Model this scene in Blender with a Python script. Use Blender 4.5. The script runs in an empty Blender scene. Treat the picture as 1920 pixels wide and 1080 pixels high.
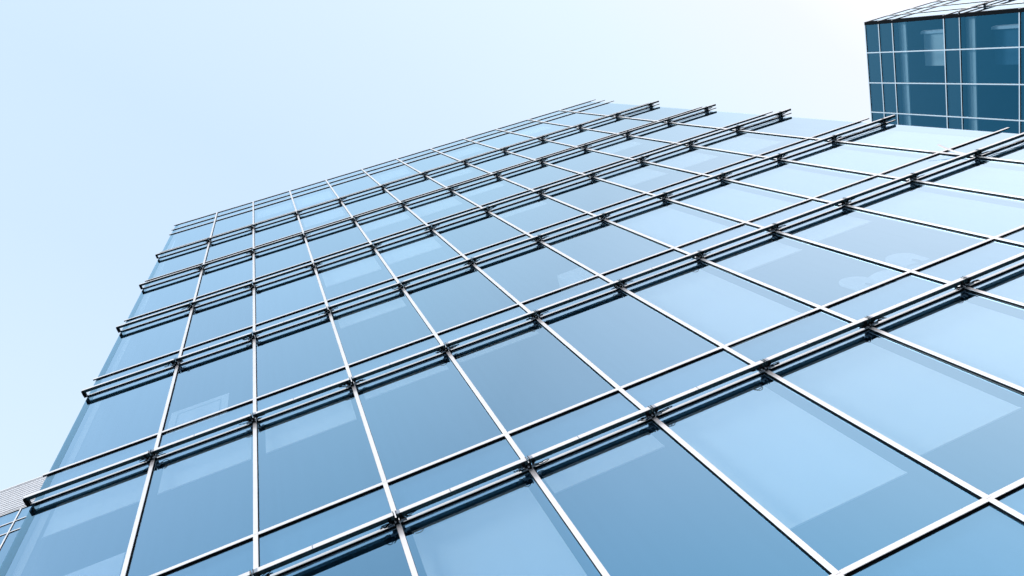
import bpy, math, random
from mathutils import Matrix, Vector
random.seed(7)
rad = math.radians
S = bpy.context.scene
COL = S.collection

# ------------------------------------------------------------------ camera
ZC = 1.6                     # eye height above the pavement
CX, CY = 1.588, -4.566
R = [[0.9178363779412297, 0.23652979054394488, -0.31879466983147875],
     [-0.32472139966064745, 0.9093016041504366, -0.26024335782469576],
     [0.2283251977556442, 0.3423802723211139, 0.9113963754564562]]
cam_d = bpy.data.cameras.new("camera")
cam = bpy.data.objects.new("camera", cam_d); COL.objects.link(cam)
cam_d.sensor_width = 36.0
cam_d.lens = 1392.256 / 1920 * 36
cam_d.clip_start = 0.05; cam_d.clip_end = 3000
M3 = Matrix((R[0], [-v for v in R[1]], [-v for v in R[2]])).transposed()
cam.matrix_world = Matrix.Translation((CX, CY, ZC)) @ M3.to_4x4()
S.camera = cam

# ------------------------------------------------------------------ sky and sun
SUN_EL, SUN_AZ = rad(38), rad(243)       # azimuth clockwise from +Y: in front of the facade, to the right
w = bpy.data.worlds.new("World"); S.world = w; w.use_nodes = True
nt = w.node_tree; nt.nodes.clear()
N = nt.nodes.new; L = nt.links.new
out = N("ShaderNodeOutputWorld"); bg = N("ShaderNodeBackground")
sky = N("ShaderNodeTexSky"); sky.sky_type = 'NISHITA'; sky.sun_disc = False
sky.sun_elevation = SUN_EL; sky.sun_rotation = SUN_AZ
sky.air_density = 1.0; sky.dust_density = 3.0; sky.ozone_density = 1.0
bg.inputs["Strength"].default_value = 0.10
tc = N("ShaderNodeTexCoord")
sep = N("ShaderNodeSeparateXYZ"); L(tc.outputs["Generated"], sep.inputs[0])
# thin high haze over the Nishita sky: paler towards the bright side of the sky
dot = N("ShaderNodeVectorMath"); dot.operation = 'DOT_PRODUCT'
L(tc.outputs["Generated"], dot.inputs[0]); dot.inputs[1].default_value = (0.7226, -0.6222, -0.3011)
mr = N("ShaderNodeMapRange"); mr.inputs["From Min"].default_value = -0.9; mr.inputs["From Max"].default_value = 0.7
L(dot.outputs["Value"], mr.inputs["Value"])
ramp = N("ShaderNodeValToRGB"); cr = ramp.color_ramp
cr.elements[0].position = 0.0; cr.elements[0].color = (6.4, 8.8, 11.0, 1)
cr.elements[1].position = 1.0; cr.elements[1].color = (20.0, 17.4, 17.2, 1)
for p, c in ((0.09, (8.0, 9.9, 11.8, 1)), (0.22, (7.2, 9.2, 11.7, 1)), (0.32, (7.2, 9.2, 11.7, 1)), (0.44, (8.0, 9.8, 12.0, 1)), (0.56, (9.0, 10.6, 12.3, 1)), (0.66, (10.3, 10.9, 12.2, 1)), (0.78, (14.4, 13.7, 14.6, 1))):
    e = cr.elements.new(p); e.color = c
L(mr.outputs["Result"], ramp.inputs["Fac"])
mix = N("ShaderNodeMix"); mix.data_type = 'RGBA'; mix.inputs["Factor"].default_value = 0.88
L(sky.outputs["Color"], mix.inputs["A"]); L(ramp.outputs["Color"], mix.inputs["B"])
L(mix.outputs["Result"], bg.inputs["Color"]); L(bg.outputs[0], out.inputs["Surface"])

sd = bpy.data.lights.new("sun", 'SUN'); so = bpy.data.objects.new("sun", sd); COL.objects.link(so)
sd.energy = 4.3; sd.angle = rad(12); sd.color = (1.0, 0.985, 0.96)
sdir = Vector((math.sin(SUN_AZ) * math.cos(SUN_EL), math.cos(SUN_AZ) * math.cos(SUN_EL), math.sin(SUN_EL)))
so.rotation_euler = sdir.to_track_quat('Z', 'Y').to_euler()
so.location = (40, -40, 60)

S.view_settings.view_transform = 'Standard'; S.view_settings.look = 'None'
S.view_settings.exposure = 0.0; S.view_settings.gamma = 1.0
S.cycles.max_bounces = 10; S.cycles.glossy_bounces = 5; S.cycles.transparent_max_bounces = 24
S.cycles.sample_clamp_indirect = 4.0

# ------------------------------------------------------------------ materials
def mat(name, col, rough=0.5, metal=0.0, var=0.0, scale=3.0, bump=0.0, bscale=40.0, spec=0.5):
    m = bpy.data.materials.new(name); m.use_nodes = True
    t = m.node_tree; b = t.nodes["Principled BSDF"]
    b.inputs["Base Color"].default_value = (*col, 1)
    b.inputs["Roughness"].default_value = rough; b.inputs["Metallic"].default_value = metal
    b.inputs["Specular IOR Level"].default_value = spec
    co = t.nodes.new("ShaderNodeTexCoord")
    if var:
        n = t.nodes.new("ShaderNodeTexNoise"); n.inputs["Scale"].default_value = scale; n.inputs["Detail"].default_value = 6
        t.links.new(co.outputs["Object"], n.inputs["Vector"])
        r = t.nodes.new("ShaderNodeValToRGB")
        r.color_ramp.elements[0].position = 0.3; r.color_ramp.elements[1].position = 0.7
        r.color_ramp.elements[0].color = (*[c * (1 - var) for c in col], 1)
        r.color_ramp.elements[1].color = (*[min(1, c * (1 + var * 0.6)) for c in col], 1)
        t.links.new(n.outputs["Fac"], r.inputs["Fac"]); t.links.new(r.outputs["Color"], b.inputs["Base Color"])
        rr = t.nodes.new("ShaderNodeMapRange"); rr.inputs["To Min"].default_value = max(0.02, rough - 0.08); rr.inputs["To Max"].default_value = rough + 0.08
        t.links.new(n.outputs["Fac"], rr.inputs["Value"]); t.links.new(rr.outputs["Result"], b.inputs["Roughness"])
    if bump:
        n2 = t.nodes.new("ShaderNodeTexNoise"); n2.inputs["Scale"].default_value = bscale
        t.links.new(co.outputs["Object"], n2.inputs["Vector"])
        bp = t.nodes.new("ShaderNodeBump"); bp.inputs["Strength"].default_value = bump; bp.inputs["Distance"].default_value = 0.01
        t.links.new(n2.outputs["Fac"], bp.inputs["Height"]); t.links.new(bp.outputs["Normal"], b.inputs["Normal"])
    return m

def coated_glass(name, n_tint, g_tint, power, clear):
    """solar control glass: a tinted mirror coat whose strength rises towards grazing view, else see-through"""
    m = bpy.data.materials.new(name); m.use_nodes = True
    t = m.node_tree; t.nodes.clear(); n = t.nodes.new; l = t.links.new
    o = n("ShaderNodeOutputMaterial")
    geo = n("ShaderNodeNewGeometry")
    co = n("ShaderNodeTexCoord")
    # very slight pane waviness
    ns = n("ShaderNodeTexNoise"); ns.inputs["Scale"].default_value = 0.55; ns.inputs["Detail"].default_value = 1.0
    l(co.outputs["Object"], ns.inputs["Vector"])
    bp = n("ShaderNodeBump"); bp.inputs["Strength"].default_value = 0.12; bp.inputs["Distance"].default_value = 0.02
    l(ns.outputs["Fac"], bp.inputs["Height"])
    dt = n("ShaderNodeVectorMath"); dt.operation = 'DOT_PRODUCT'
    l(geo.outputs["Incoming"], dt.inputs[0]); l(geo.outputs["Normal"], dt.inputs[1])
    ab = n("ShaderNodeMath"); ab.operation = 'ABSOLUTE'; l(dt.outputs["Value"], ab.inputs[0])
    sub = n("ShaderNodeMath"); sub.operation = 'SUBTRACT'; sub.inputs[0].default_value = 1.0; l(ab.outputs[0], sub.inputs[1])
    pw = n("ShaderNodeMath"); pw.operation = 'POWER'; pw.use_clamp = True; l(sub.outputs[0], pw.inputs[0]); pw.inputs[1].default_value = power
    refl = n("ShaderNodeMix"); refl.data_type = 'RGBA'
    refl.inputs["A"].default_value = (*n_tint, 1); refl.inputs["B"].default_value = (*g_tint, 1)
    l(pw.outputs[0], refl.inputs["Factor"])
    oi = n("ShaderNodeObjectInfo")
    vr = n("ShaderNodeMapRange"); vr.inputs["To Min"].default_value = 0.99; vr.inputs["To Max"].default_value = 1.08
    l(oi.outputs["Random"], vr.inputs["Value"])
    mp = n("ShaderNodeMapping"); mp.inputs["Scale"].default_value = (9.0, 9.0, 0.35)
    l(co.outputs["Object"], mp.inputs["Vector"])
    st = n("ShaderNodeTexNoise"); st.inputs["Scale"].default_value = 1.0; st.inputs["Detail"].default_value = 5.0
    l(mp.outputs["Vector"], st.inputs["Vector"])
    sr = n("ShaderNodeMapRange"); sr.inputs["From Min"].default_value = 0.35; sr.inputs["From Max"].default_value = 0.7
    sr.inputs["To Min"].default_value = 1.0; sr.inputs["To Max"].default_value = 0.982
    l(st.outputs["Fac"], sr.inputs["Value"])
    mm = n("ShaderNodeMath"); mm.operation = 'MULTIPLY'; l(vr.outputs["Result"], mm.inputs[0]); l(sr.outputs["Result"], mm.inputs[1])
    sc = n("ShaderNodeVectorMath"); sc.operation = 'SCALE'; l(refl.outputs["Result"], sc.inputs[0]); l(mm.outputs[0], sc.inputs["Scale"])
    gl = n("ShaderNodeBsdfGlossy"); gl.inputs["Roughness"].default_value = 0.02
    l(sc.outputs["Vector"], gl.inputs["Color"]); l(bp.outputs["Normal"], gl.inputs["Normal"])
    tr = n("ShaderNodeBsdfTransparent")
    inv = n("ShaderNodeMix"); inv.data_type = 'RGBA'
    inv.inputs["A"].default_value = (*clear, 1); inv.inputs["B"].default_value = (0.02, 0.03, 0.04, 1)
    l(pw.outputs[0], inv.inputs["Factor"]); l(inv.outputs["Result"], tr.inputs["Color"])
    ad = n("ShaderNodeAddShader"); l(gl.outputs[0], ad.inputs[0]); l(tr.outputs[0], ad.inputs[1])
    l(ad.outputs[0], o.inputs["Surface"])
    return m

MAT = {
    'white_metal': mat("white_aluminium", (0.84, 0.86, 0.87), 0.32, 0.15, 0.05, 2.0),
    'shaded_metal': mat("shaded_white_aluminium", (0.40, 0.50, 0.58), 0.35, 0.1, 0.05, 2.0),  # white aluminium toned down, shade put into the tower's side face
    'shadow_gasket': mat("black_shadow_gasket", (0.004, 0.007, 0.010), 0.75, var=0.3, spec=0.08),  # gasket kept black to paint the shade on cap sides and undersides
    'shadow_metal': mat("shadow_toned_ribbed_metal", (0.036, 0.092, 0.115), 0.45, 0.0, 0.35, 9.0, 0.5, 160.0, spec=0.3),  # dark colour stands in for shade under and behind the sunshade rails
    'grey_metal': mat("grey_bracket_metal", (0.40, 0.46, 0.52), 0.35, 0.6, 0.2, 12.0),
    'bracket': mat("black_bracket_metal", (0.004, 0.006, 0.008), 0.6, 0.0, 0.4, 12.0, spec=0.12),
    'cable': mat("black_cable_rubber", (0.003, 0.005, 0.007), 0.8, var=0.2, spec=0.05),
    'blind': mat("blind_fabric", (0.755, 0.785, 0.775), 0.85, 0.0, 0.04, 1.2, 0.15, 260.0),
    'spandrel': mat("spandrel_backing", (0.10, 0.20, 0.30), 0.7, 0.0, 0.06, 0.9),
    'spandrel_shaded': mat("shaded_spandrel_backing", (0.006, 0.02, 0.03), 0.7, 0.0, 0.06, 0.9),  # darkened spandrel copy, painted shade for the tower's side face
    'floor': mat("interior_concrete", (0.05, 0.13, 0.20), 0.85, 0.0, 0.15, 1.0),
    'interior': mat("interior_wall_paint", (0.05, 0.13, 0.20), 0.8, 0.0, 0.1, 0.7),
    'corner': mat("corner_post_paint", (0.008, 0.03, 0.05), 0.5, 0.0, 0.1, 1.0),
    'white_paint': mat("white_interior_paint", (0.75, 0.80, 0.84), 0.7, 0.0, 0.04, 2.0),
    'roof': mat("roof_membrane", (0.25, 0.27, 0.29), 0.9, 0.0, 0.2, 0.6, 0.2, 8.0),
    'cladding': mat("grey_wall_cladding", (0.30, 0.36, 0.42), 0.55, 0.2, 0.12, 0.5, 0.1, 20.0),
    'corrugated': mat("corrugated_white_metal", (0.78, 0.82, 0.86), 0.4, 0.1, 0.06, 1.0),
    'chair': mat("pale_chair_fabric", (0.55, 0.62, 0.68), 0.9, 0.0, 0.1, 20.0, 0.3, 200.0),
    'box': mat("pale_box_card", (0.6, 0.66, 0.7), 0.85, 0.0, 0.1, 6.0),
}
GLASS = coated_glass("solar_glass", (0.028, 0.19, 0.35), (0.77, 0.935, 1.0), 1.85, (0.505, 0.53, 0.535))
DGLASS = coated_glass("shaded_side_corner_glass", (0.004, 0.075, 0.125), (0.66, 0.90, 1.0), 2.6, (0.40, 0.48, 0.52))  # solar glass copy, dim reflections put in for tower side; also corner strip
EDGE = mat("glass_edge", (0.10, 0.25, 0.34), 0.2, 0.0, 0.1)

def paving():
    m = bpy.data.materials.new("stone_paving"); m.use_nodes = True
    t = m.node_tree; b = t.nodes["Principled BSDF"]; b.inputs["Roughness"].default_value = 0.85
    co = t.nodes.new("ShaderNodeTexCoord")
    br = t.nodes.new("ShaderNodeTexBrick"); br.inputs["Scale"].default_value = 1.0
    br.inputs["Brick Width"].default_value = 0.8; br.inputs["Row Height"].default_value = 0.4
    br.inputs["Mortar Size"].default_value = 0.006
    br.inputs["Color1"].default_value = (0.045, 0.055, 0.065, 1); br.inputs["Color2"].default_value = (0.06, 0.07, 0.08, 1)
    br.inputs["Mortar"].default_value = (0.02, 0.025, 0.03, 1)
    t.links.new(co.outputs["Object"], br.inputs["Vector"])
    t.links.new(br.outputs["Color"], b.inputs["Base Color"])
    return m
MAT['paving'] = paving()
MAT['asphalt'] = mat("asphalt", (0.035, 0.04, 0.045), 0.9, 0.0, 0.3, 4.0, 0.4, 60.0)
MAT['kerb'] = mat("kerb_stone", (0.22, 0.24, 0.26), 0.85, 0.0, 0.2, 5.0)

# ------------------------------------------------------------------ mesh helpers
XF = Matrix.Identity(4)      # frame of the wall being built
class MB:
    """collects boxes, prisms and tubes into one mesh"""
    def __init__(s): s.v = []; s.f = []; s.mi = []
    def quad_box(s, x0, x1, y0, y1, z0, z1, mi=0, front=None):
        b = len(s.v)
        s.v += [(x0,y0,z0),(x1,y0,z0),(x1,y1,z0),(x0,y1,z0),(x0,y0,z1),(x1,y0,z1),(x1,y1,z1),(x0,y1,z1)]
        fs = [(0,3,2,1),(4,5,6,7),(0,1,5,4),(1,2,6,5),(2,3,7,6),(3,0,4,7)]
        for k, q in enumerate(fs):
            s.f.append(tuple(b + i for i in q)); s.mi.append(front if (front is not None and k == 2) else mi)
        return s
    box = quad_box
    def tube(s, pts, r, n=6, mi=0):
        pts = [Vector(p) for p in pts]; b = len(s.v); prev = None
        for i, p in enumerate(pts):
            d = (pts[min(i + 1, len(pts) - 1)] - pts[max(i - 1, 0)]).normalized()
            a = prev if prev is not None else (Vector((0, 0, 1)) if abs(d.z) < 0.9 else Vector((1, 0, 0)))
            a = (a - d * a.dot(d)).normalized(); prev = a; c = d.cross(a)
            for k in range(n):
                t = 2 * math.pi * k / n
                s.v.append(tuple(p + a * (r * math.cos(t)) + c * (r * math.sin(t))))
        for i in range(len(pts) - 1):
            for k in range(n):
                s.f.append((b + i*n + k, b + i*n + (k+1) % n, b + (i+1)*n + (k+1) % n, b + (i+1)*n + k)); s.mi.append(mi)
        s.f.append(tuple(b + k for k in reversed(range(n)))); s.mi.append(mi)
        s.f.append(tuple(b + (len(pts)-1)*n + k for k in range(n))); s.mi.append(mi)
        return s
    def prism_x(s, prof, x0, x1, mi=0):
        b = len(s.v); n = len(prof)
        s.v += [(x0, y, z) for y, z in prof] + [(x1, y, z) for y, z in prof]
        for k in range(n):
            s.f.append((b + k, b + (k+1) % n, b + n + (k+1) % n, b + n + k)); s.mi.append(mi)
        s.f.append(tuple(b + k for k in reversed(range(n)))); s.mi.append(mi)
        s.f.append(tuple(b + n + k for k in range(n))); s.mi.append(mi)
        return s
    def build(s, name, mats, parent=None, bevel=0.0, smooth=False, org=None):
        me = bpy.data.meshes.new(name)
        v = [tuple(XF @ Vector(p)) for p in s.v]
        if org is not None:
            org = tuple(XF @ Vector(org)); v = [(a - org[0], b - org[1], c - org[2]) for a, b, c in v]
        me.from_pydata(v, [], s.f)
        if not isinstance(mats, (list, tuple)): mats = [mats]
        for m in mats: me.materials.append(m)
        me.polygons.foreach_set("material_index", s.mi)
        if smooth: me.polygons.foreach_set("use_smooth", [True] * len(s.f))
        me.update()
        o = bpy.data.objects.new(name, me); COL.objects.link(o)
        if parent: o.parent = parent
        if org is not None: o.location = org
        if bevel:
            bm = o.modifiers.new("bevel", 'BEVEL'); bm.width = bevel; bm.segments = 2; bm.limit_method = 'ANGLE'
        return o

def tag(o, label=None, cat=None, group=None, kind=None):
    if label: o["label"] = label
    if cat: o["category"] = cat
    if group: o["group"] = group
    if kind: o["kind"] = kind
    return o

def empty(name, loc, rz=0.0):
    o = bpy.data.objects.new(name, None); COL.objects.link(o)
    o.location = loc; o.rotation_euler = (0, 0, rz); o.empty_display_size = 0.5
    return o

# ------------------------------------------------------------------ levels (metres above the pavement)
ZA = ZC + 3.847              # lowest floor-line transom
H = 3.747                    # storey height
T = [ZA + H * k for k in range(7)]
DROP = 0.841                 # shade line hangs this far under the floor line
ZTOP = ZA + 27.355
ZR1, ZR2 = ZTOP - 0.96, ZTOP - 1.86
CAP = 0.0265                 # half width of the caps
GY = 0.026                   # glass face behind the cap fronts
XR = 15.03
XM = [-1.4406, -0.0060, 1.4697, 2.9689, 4.4871, 5.9963, 7.5045, 9.0056, 10.4898, 12.0054, 13.5193]

def facade(parent, xl, xr, xm, levels, ztop, r1, r2, zbase=0.0, shades=True, blinds=None, overhang=0.105,
           slabs=True, cables=True, spandrel=None, glass=None, metal=None, foot=0.012, ledge=0.05, rail_l=None, rail_r=None):
    """one curtain wall in the parent's local frame: face towards -Y, glass at y = GY"""
    glass = glass or GLASS; metal = metal or MAT['white_metal']
    rl = xl - overhang if rail_l is None else rail_l
    rr = xr + overhang + 0.15 if rail_r is None else rail_r
    xs = [xl] + xm + [xr]
    hrails = []
    for z in levels: hrails += [z, z - DROP]
    hrails += [r2, r1, ztop]
    # mullions: white cap over a black gasket that paints in the shaded sides
    for x in xm:
        m = MB(); cuts = [zbase + 0.3] + list(levels) + [ztop + 0.03]     # cap lengths meet at each floor line
        for c0, c1 in zip(cuts[:-1], cuts[1:]): m.box(x - CAP, x + CAP, -0.003, 0.005, c0 + 0.0015, c1 - 0.0015)
        o = m.build('mullion', metal, parent, bevel=0.0015)
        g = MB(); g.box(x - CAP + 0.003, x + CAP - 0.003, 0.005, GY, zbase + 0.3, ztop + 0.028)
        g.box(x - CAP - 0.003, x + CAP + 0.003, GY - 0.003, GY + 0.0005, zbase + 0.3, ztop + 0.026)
        g.build('shadow_gasket', MAT['shadow_gasket'], o)
    # transoms
    for z in hrails:
        ch = 0.0195 if any(abs(z - (q - DROP)) < 1e-6 for q in levels) else CAP
        m = MB(); m.box(rl, rr, 0.0, 0.006, z - ch, z + ch)
        o = m.build('transom', metal, parent, bevel=0.002)
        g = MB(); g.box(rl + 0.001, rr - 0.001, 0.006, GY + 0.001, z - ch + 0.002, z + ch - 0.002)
        g.box(xl, xr, GY - 0.003, GY + 0.0008, z - ch - foot, z - ch + 0.001)  # black lip on the glass, widens the painted underside shade
        g.build('shadow_gasket', MAT['shadow_gasket'], o)
    # panes
    bands = [(zbase + 0.3, levels[0] - DROP, 'window_pane')]
    for k, z in enumerate(levels):
        bands.append((z - DROP, z, 'spandrel_panel'))
        bands.append((z, (levels[k + 1] - DROP) if k + 1 < len(levels) else r2, 'window_pane'))
    bands += [(r2, r1, 'parapet_panel'), (r1, ztop, 'parapet_panel')]
    for i in range(len(xs) - 1):
        for z0, z1, nm in bands:
            a = xs[i] - (ledge if i == 0 else -0.004); b = xs[i + 1] - (0.004 if i < len(xs) - 2 else 0.0)
            m = MB()
            c = (a + b) / 2; zc = (z0 + z1) / 2
            if nm == 'window_pane':
                tilt = random.uniform(-0.0009, 0.0009); tz = random.uniform(-0.0006, 0.0006)
                m.box(a, b, GY, GY + 0.012, z0 + 0.004, z1 - 0.004, mi=1, front=0)
                # each pane sits a hair out of true, as real panes do
                m.v = [(x, y + (x - c) * tilt + (z - zc) * tz + 0.0015, z) for x, y, z in m.v]
                m.f = [f for f, q in zip(m.f, m.mi) if True]
                o = m.build(nm, [glass, CLEAR], parent, org=(c, GY, zc))
            else:
                m.box(a, b, GY, GY + 0.010, z0 + 0.004, z1 - 0.004, mi=1, front=0)
                o = m.build(nm, [glass, CLEAR], parent, org=(c, GY, zc))
    m = MB()
    for z0, z1, nm in bands:
        if nm != 'window_pane':
            m.box(xl, xr, GY + 0.045, GY + 0.09, z0 + 0.01, z1 - 0.01)
    m.build('spandrel_backing', spandrel or MAT['spandrel'], parent)
    # sunshade housings with brackets and cable loops
    global XF
    base_xf = XF
    if shades:
        XF = base_xf @ Matrix.Translation((0, 0.008, 0))
        for k, z in enumerate(levels):
            z0, z1 = z - 0.834 - 0.031, z - 0.834 + 0.031
            ends = [rl + 0.01] + xm + [rr - 0.0]
            for i in range(len(ends) - 1):
                a = ends[i] + (0.006 if i else 0); b = ends[i + 1] - 0.006
                m = MB(); m.box(a, b, -0.129, -0.126, z0, z1)
                m.box(a + 0.002, b - 0.002, -0.126, -0.078, z1 - 0.004, z1 - 0.001)
                if i:
                    m.box(a + 0.001, a + 0.05, -0.1305, -0.129, z0 + 0.002, z1 - 0.002, mi=1)
                    m.box(a + 0.6, a + 0.612, -0.1295, -0.129, z0 + 0.002, z1 - 0.002, mi=1)
                o = m.build('sunshade_rail', [MAT['white_metal'], MAT['grey_metal']], parent, bevel=0.001)
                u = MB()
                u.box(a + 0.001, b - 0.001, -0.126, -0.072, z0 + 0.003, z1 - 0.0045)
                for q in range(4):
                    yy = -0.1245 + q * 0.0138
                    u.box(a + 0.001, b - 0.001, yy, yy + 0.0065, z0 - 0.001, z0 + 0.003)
                u.build('underside_shadow_channel', MAT['shadow_metal'], o)
            for i, x in enumerate([rl + 0.035] + xm + [rr - 0.36]):
                m = MB()
                # arm from the wall to the rail, clamp plates, bolts
                if i == 0: m.box(x - 0.03, x + 0.02, -0.076, GY - 0.012, z0 - 0.004, z1 - 0.012); m.box(x - 0.034, x + 0.004, -0.122, -0.02, z0 - 0.010, z0 - 0.001)
                else:
                    m.box(x - 0.035, x + 0.02, -0.072, -0.006, z0 - 0.004, z0 + 0.03)
                    m.box(x - 0.080, x - 0.03, -0.070, GY - 0.012, z0 - 0.010, z0 + 0.012)
                    m.box(x + 0.03, x + 0.055, -0.070, GY - 0.012, z0 - 0.010, z0 + 0.012)
                    m.box(x - 0.085, x - 0.05, -0.118, -0.076, z0 - 0.014, z0 - 0.001)
                    m.box(x + 0.035, x + 0.065, -0.118, -0.076, z0 - 0.016, z0 - 0.001)
                    m.box(x - 0.11, x - 0.035, -0.045, -0.028, z0 - 0.03, z0 - 0.010, mi=1)
                    m.box(x + 0.015, x + 0.10, -0.055, -0.035, z0 - 0.028, z0 - 0.010, mi=1)
                    for bx in (-0.07, -0.02, 0.05): m.tube([(x + bx, -0.06, z0 - 0.032), (x + bx, -0.06, z0 - 0.006)], 0.009, 8, mi=1)
                    for bx in (-0.014, 0.014):
                        m.tube([(x + bx, -0.134, z1 + 0.002), (x + bx, -0.134, z0 - 0.004), (x + bx, -0.118, z0 - 0.012), (x + bx, -0.08, z0 - 0.012)], 0.0035, 5)
                o = m.build('bracket', [MAT['bracket'], MAT['grey_metal']], parent)
                if cables and i:
                    c = MB(); rn = random.Random(i * 31 + k * 7)
                    for sgn in (-1, 1):
                        for q in range(2 + (rn.random() < 0.5)):
                            cx = x + sgn * rn.uniform(0.08, 0.17); cz = z0 - rn.uniform(0.015, 0.05)
                            cy = -rn.uniform(0.05, 0.10); ra = rn.uniform(0.030, 0.060); rb = rn.uniform(0.022, 0.045)
                            ph = rn.uniform(0, 6.28); tw = rn.uniform(-0.5, 0.5)
                            pts = []
                            for s_ in range(17):
                                t = ph + 2 * math.pi * 0.92 * s_ / 16
                                pts.append((cx + ra * math.cos(t), cy + 0.5 * rb * math.sin(t + tw) + 0.002 * s_ * tw, cz + rb * math.sin(t)))
                            pts.append((x + sgn * 0.03, -0.05, z0))
                            c.tube(pts, 0.0042, 5)
                    c.build('cable_loop', MAT['cable'], o, smooth=True)
            if cables:
                a, b = xm[-1] + 0.05, rr - 0.36
                c = MB()
                for yy, sag, zz in ((-0.03, 0.035, z - 0.85), (-0.02, 0.06, z - 0.84)):
                    c.tube([(a + (b - a) * t / 14, yy + 0.006 * math.sin(t * 1.7 + k), zz - sag * math.sin(math.pi * t / 14)) for t in range(15)], 0.004, 5)
                c.build('shade_cable', MAT['cable'], parent, smooth=True)
    XF = base_xf
    if slabs:
        for k, z in enumerate(levels):
            m = MB(); m.box(xl + 0.02, xr - 0.02, GY + 0.12, 6.0, z - 0.72, z - 0.02)
            m.build('floor_slab', MAT['floor'], parent)
        m = MB(); m.box(xl + 0.02, xr - 0.02, GY + 0.12, 6.0, r2 - 0.05, r2 + 0.35); m.build('floor_slab', MAT['floor'], parent)
        m = MB(); m.box(xl + 0.02, xr - 0.02, 6.0, 6.2, zbase, r1 + 0.3); m.build('core_wall', MAT['interior'], parent)
    if blinds:
        for (k, i), fr in blinds.items():
            # k = level whose shade line the blind hangs under, len(levels) = top storey
            ztp = (levels[k] - DROP) if k < len(levels) else r2
            zbt = levels[k - 1] if k else zbase + 0.3
            a = xs[i] + (0.10 if i else 0.23); b = xs[i + 1] - 0.10
            zz = ztp - (ztp - zbt) * fr
            m = MB(); m.box(a, b, 0.140, 0.144, zz, ztp - 0.03); m.box(a, b, 0.133, 0.151, zz - 0.02, zz)
            m.build('roller_blind', MAT['blind'], parent)

def clear_mat():
    m = bpy.data.materials.new("clear_inner_face"); m.use_nodes = True
    t = m.node_tree; t.nodes.clear()
    o = t.nodes.new("ShaderNodeOutputMaterial"); tr = t.nodes.new("ShaderNodeBsdfTransparent")
    tr.inputs["Color"].default_value = (0.93, 0.97, 0.99, 1); t.links.new(tr.outputs[0], o.inputs["Surface"])
    return m
CLEAR = clear_mat()

# ------------------------------------------------------------------ setting
gm = MB(); gm.box(-900, 900, -9.0, 900, -0.5, 0.0)
tag(gm.build('ground', MAT['paving']), kind='structure')
gm = MB(); gm.box(-900, 900, -900, -9.3, -0.6, -0.13)
tag(gm.build('road', MAT['asphalt']), kind='structure')
gm = MB(); gm.box(-900, 900, -9.3, -9.0, -0.5, 0.004)
tag(gm.build('kerb', MAT['kerb'], bevel=0.02), kind='structure')

# ------------------------------------------------------------------ main building
main = empty('office_building', (0, 0, 0))
tag(main, "tall glass office building filling the picture, white metal grid and dark sunshade rails", "building")
BL = {}
# (level under whose shade line, bay) : lowered fraction, bay 0 = left corner bay
for key, fr in {(1,0):.6,(1,1):.5,(1,3):.93,(1,4):.13,(1,5):.74,(1,6):.70,(1,7):.86,(1,8):.93,(1,9):.9,(1,10):.95,(1,11):.9,
                (2,0):.28,(2,1):.28,(2,2):.28,(2,3):.11,(2,4):.09,(2,6):.97,(2,7):.27,(2,8):.24,(2,9):.97,(2,10):.97,(2,11):.9,
                (3,2):0.0,(3,3):.24,(3,6):.05,(3,7):.92,(3,8):.95,(3,9):.97,(3,10):.97,(3,11):.9,
                (4,3):.5,(4,4):.45,(4,6):.2,(4,8):.5,(4,9):.5,(4,10):.7,
                (5,4):.4,(5,5):.5,(5,6):.3,(5,9):.4,(6,3):.6,(6,6):.4,(7,2):.5,(7,3):.6,(7,5):.55,(7,7):.5,(7,9):.4}.items():
    if fr > 0: BL[key] = fr
facade(main, -3.0, XR, XM, T, ZTOP, ZR1, ZR2, blinds=BL, ledge=-0.075, rail_l=-3.105, rail_r=15.30)
# corner post and side screen behind the left glass edge, seen through it
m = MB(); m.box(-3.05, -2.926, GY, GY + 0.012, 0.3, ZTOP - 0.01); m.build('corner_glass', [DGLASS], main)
m = MB(); m.box(-3.05, -2.93, GY + 0.014, 0.125, 0.3, ZTOP - 0.02); m.box(-3.05, -3.03, 0.125, 0.298, 0.3, ZTOP - 0.02); m.build('corner_post', MAT['corner'], main)
m = MB(); m.box(14.985, 15.025, GY + 0.014, 0.295, 0.3, ZTOP - 0.02); m.build('end_closure', MAT['spandrel'], main)
m = MB()
zt = [0.3] + T
for k, z in enumerate(T):
    lo = (T[k - 1] if k else 0.3)
    m.box(-3.02, -2.84, 0.150, 0.155, lo + 0.05, z - DROP - 0.05)
m.build('edge_blind', MAT['blind'], main)
# plain flank, rear and roof
m = MB(); m.box(-3.0, -2.85, 0.30, 14.0, 0.0, ZTOP - 0.4); m.box(14.85, 15.0, 0.30, 14.0, 0.0, ZTOP - 0.4); m.box(-2.85, 14.85, 13.8, 14.0, 0.0, ZTOP - 0.4)
m.build('flank_wall', MAT['cladding'], main)
m = MB(); m.box(-2.84, 14.84, 0.14, 13.79, ZR1 - 0.15, ZR1); m.build('roof', MAT['roof'], main)
m = MB(); m.box(-3.0, 15.0, -0.02, 0.2, 0.0, 0.295); m.build('plinth', MAT['cladding'], main)
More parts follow.
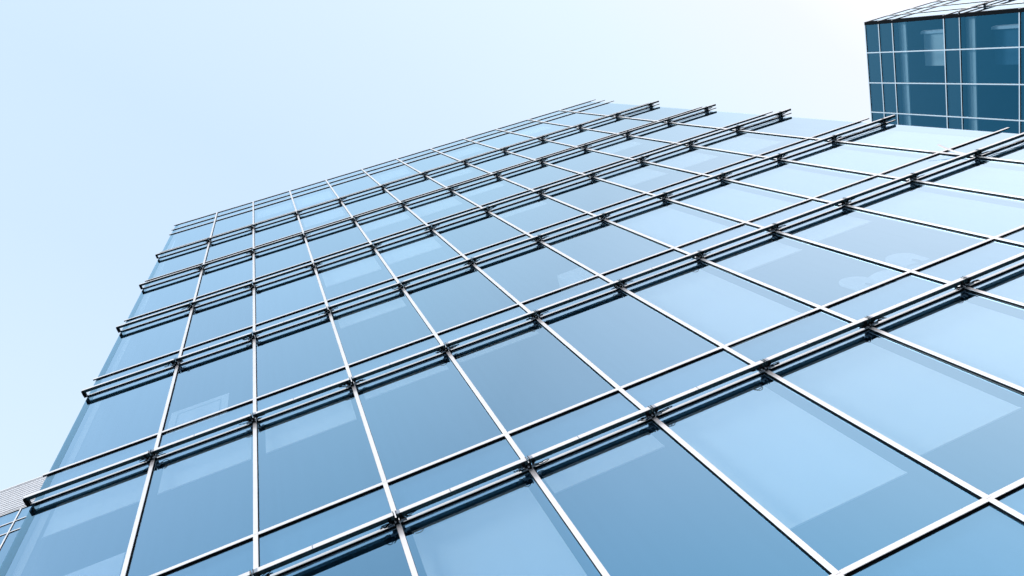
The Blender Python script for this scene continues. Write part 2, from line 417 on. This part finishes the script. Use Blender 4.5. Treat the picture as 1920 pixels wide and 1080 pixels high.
# loosened cover strip at the right mullion
m = MB()
n = 9; za, zb = ZA + 6.86, ZA + 7.56
for side, (sx, sy) in enumerate(((-0.028, 0.06), (0.03, 0.12))):
    pts = []
    for q in range(n):
        t = q / (n - 1); z = za + (zb - za) * t
        pts.append((13.519 + (sx * 1.0) * (0.4 + t) - (0.0 if side else 0.16 * t), -0.02 - sy * t * t, z))
    for q in range(n - 1):
        a, b = pts[q], pts[q + 1]; bb = len(m.v); wd = 0.028 if side else 0.02
        for p in (a, b):
            m.v += [(p[0] - wd, p[1], p[2]), (p[0] + wd, p[1], p[2]), (p[0] + wd, p[1] + 0.003, p[2]), (p[0] - wd, p[1] + 0.003, p[2])]
        for f in ((0,1,5,4),(1,2,6,5),(2,3,7,6),(3,0,4,7)):
            m.f.append(tuple(bb + i for i in f)); m.mi.append(0)
tag(m.build('cover_strip', MAT['white_metal'], main), label="bent white cover strip peeling away from a mullion")

# ------------------------------------------------------------------ right tower (side face turned to the camera)
TX, TY = 31.968, 0.461
tower = empty('office_tower', (0, 0, 0))
tag(tower, "dark blue glass tower at the upper right, its shaded side face turned this way", "building")
ZT = ZA + 29.376
TL = [ZT - 4.87 - 3.747 * k for k in range(8)][::-1]
XF = Matrix.Translation((TX, TY, 0))
facade(tower, 0.03, 18.0, [1.5 * i for i in range(1, 12)], TL, ZT, ZT - 0.92, ZT - 1.81, slabs=False, cables=True, rail_l=-0.02, rail_r=18.1)
LT = 16.0
XF = Matrix.Translation((TX, TY + LT, 0)) @ Matrix.Rotation(rad(-90), 4, 'Z')
facade(tower, 0.0, LT - 0.161, [LT - 1.585 * i for i in range(1, 10)][::-1], TL, ZT, ZT - 0.92, ZT - 1.81, shades=False, spandrel=MAT['spandrel_shaded'], glass=DGLASS, metal=MAT['shaded_metal'], foot=0.035,
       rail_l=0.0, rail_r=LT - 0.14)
m = MB(); m.box(LT - 0.16, LT + 0.0, -0.001, 0.2, 0.0, ZT + 0.02); m.build('corner_post', MAT['cable'], tower)
# rooms behind the side face: pelmet under each ceiling, a pale partition end near the corner
for k, z in enumerate([ZT - 1.81] + TL[::-1][:5]):
    zt_ = z - (0.0 if k == 0 else DROP)
    m = MB(); m.box(0.3, LT - 0.22, 0.35, 0.42, zt_ - 0.50, zt_ - 0.03); m.build('pelmet', MAT['blind'], tower)
    m = MB(); m.box(LT - 2.6, LT - 0.98, 1.2, 1.3, zt_ - 2.9, zt_ - 0.75); m.box(LT - 0.98, LT - 0.86, 1.0, 1.3, zt_ - 2.9, zt_ - 0.75, mi=1)
    m.build('partition', [MAT['blind'] if k == 0 else MAT['interior'], MAT['white_paint']], tower)
XF = Matrix.Identity(4)
m = MB(); m.box(TX + 0.3, TX + 18.0, TY + 15.6, TY + 16.0, 0.0, ZT - 0.4); m.box(TX + 17.8, TX + 18.0, TY + 0.3, TY + 15.59, 0.0, ZT - 0.4)
m.build('flank_wall', MAT['cladding'], tower)
m = MB(); m.box(TX + 0.2, TX + 17.79, TY + 0.2, TY + 15.59, ZT - 1.1, ZT - 0.95); m.build('roof', MAT['roof'], tower)

# ------------------------------------------------------------------ lower wing at the left
annex = empty('glass_annex', (-12, 8.1, 0))
annex.location = (0, 0, 0)
tag(annex, "building at the lower left with a ribbed white metal parapet over glass", "building")
AY = 8.1
XF = Matrix.Translation((0, AY, 0))
ZB = ZA + 25.2
AL = [ZB - 0.87 - 0.75 - 0.86 * 0 - 3.0 - 3.747 * k for k in range(6)][::-1]
facade(annex, -31.0, -4.0, [-11.61 + 1.5 * i for i in range(-12, 5)], AL, ZB, ZB - 0.87, ZB - 1.62, shades=False, rail_l=-31, rail_r=-4)
m = MB(); pitch = 0.175; z = ZB + 0.05
prof = []
while z < ZB + 2.10:
    prof += [(-0.012, z), (-0.012, z + pitch * 0.45), (-0.038, z + pitch * 0.55), (-0.038, z + pitch * 0.95)]; z += pitch
prof = prof + [(0.05, z), (0.05, ZB + 0.05)]
m.prism_x(prof, -31.0, -4.0); m.build('ribbed_parapet', MAT['corrugated'], annex)
m = MB(); m.box(-31.05, -3.95, -0.06, 0.25, ZB + 2.13, ZB + 2.20); m.build('coping', MAT['white_metal'], annex)
m = MB(); m.box(-31.0, -30.8, 0.2, 9.0, 0, ZB + 2.0); m.box(-4.2, -4.0, 0.2, 9.0, 0, ZB + 2.0); m.box(-30.8, -4.2, 8.8, 9.0, 0, ZB + 2.0)
m.box(-30.8, -4.2, 0.06, 8.79, ZB, ZB + 0.3); m.build('flank_wall', MAT['cladding'], annex)
XF = Matrix.Identity(4)

# ------------------------------------------------------------------ things standing at the windows
def rel(z): return ZA + z
o = MB(); o.box(-0.48, 0.48, -0.012, 0.012, 0, 1.33); 
wb = o.build('framed_panel', MAT['white_paint'], bevel=0.004)
f = MB()
for a, b, c, d in ((-0.36, 0.36, 1.14, 1.155), (-0.36, 0.36, 0.08, 0.095), (-0.36, -0.345, 0.095, 1.14), (0.345, 0.36, 0.095, 1.14)):
    f.box(a, b, -0.020, -0.0125, c, d)
f.build('inner_frame', MAT['grey_metal'], wb)
wb.location = (-1.02, 0.24, rel(7.50)); wb.rotation_euler = (rad(-2), 0, 0)
tag(wb, "pale framed panel leaning inside the window, near the left edge of the facade", "panel")
o = MB(); o.box(-0.27, 0.27, -0.16, 0.16, 0, 1.2)
bx = o.build('packing_box', MAT['box'], bevel=0.006)
f = MB(); f.box(-0.04, 0.04, -0.162, 0.162, 1.2, 1.202); f.build('tape', MAT['white_paint'], bx)
bx.location = (5.90, 0.36, rel(7.48)); tag(bx, "pale box showing faintly behind the glass, near the middle of the facade", "box")
o = MB(); o.box(-0.40, 0.40, -0.012, 0.012, 0, 1.15)
wb2 = o.build('leaning_board', MAT['white_paint'], bevel=0.004)
wb2.location = (-2.05, 0.26, rel(3.75)); tag(wb2, "plain pale board behind the corner window at the bottom left", "board")

def chair(loc, rz, label):
    root = empty('office_chair', loc, rz); tag(root, label, "chair", "office chairs by the window")
    m = MB(); n = 20; b = []
    # rounded back, as a bent slab
    for side in (0.0, 0.05):
        ring = []
        for q in range(n + 1):
            t = math.pi * q / n
            ring.append((0.24 * math.cos(t), side, 0.80 + 0.22 * math.sin(t) ** 0.8))
        ring = [(0.22, side, 0.5)] + ring + [(-0.22, side, 0.5)]
        b.append(ring)
    k = len(b[0]); m.v = b[0] + b[1]
    for q in range(k): m.f.append((q, (q + 1) % k, k + (q + 1) % k, k + q)); m.mi.append(0)
    m.f.append(tuple(reversed(range(k)))); m.mi.append(0); m.f.append(tuple(range(k, 2 * k))); m.mi.append(0)
    m.build('backrest', MAT['chair'], root, bevel=0.01)
    m = MB(); m.box(-0.24, 0.24, 0.03, 0.50, 0.42, 0.50); m.build('seat', MAT['chair'], root, bevel=0.02)
    m = MB(); m.tube([(0, 0.27, 0.06), (0, 0.27, 0.42)], 0.03, 10); m.tube([(0, 0.03, 0.44), (0, -0.02, 0.50), (0, -0.004, 0.62)], 0.02, 8)
    for q in range(5):
        a = 2 * math.pi * q / 5; m.tube([(0, 0.27, 0.08), (0.28 * math.cos(a), 0.27 + 0.28 * math.sin(a), 0.04)], 0.018, 8)
    m.build('base', MAT['bracket'], root)
for x, y, z, rz, lb in ((8.80, 0.30, 3.75, 0.15, "rounded pale chair back behind the glass, lower left of three"),
                    (9.25, 0.42, 3.75, -0.2, "rounded pale chair back behind the glass, smallest showing of three"),
                    (9.85, 0.33, 3.95, 0.1, "rounded pale chair back behind the glass, upper right and largest of three")):
    chair((x, y, rel(z)), rz, lb)
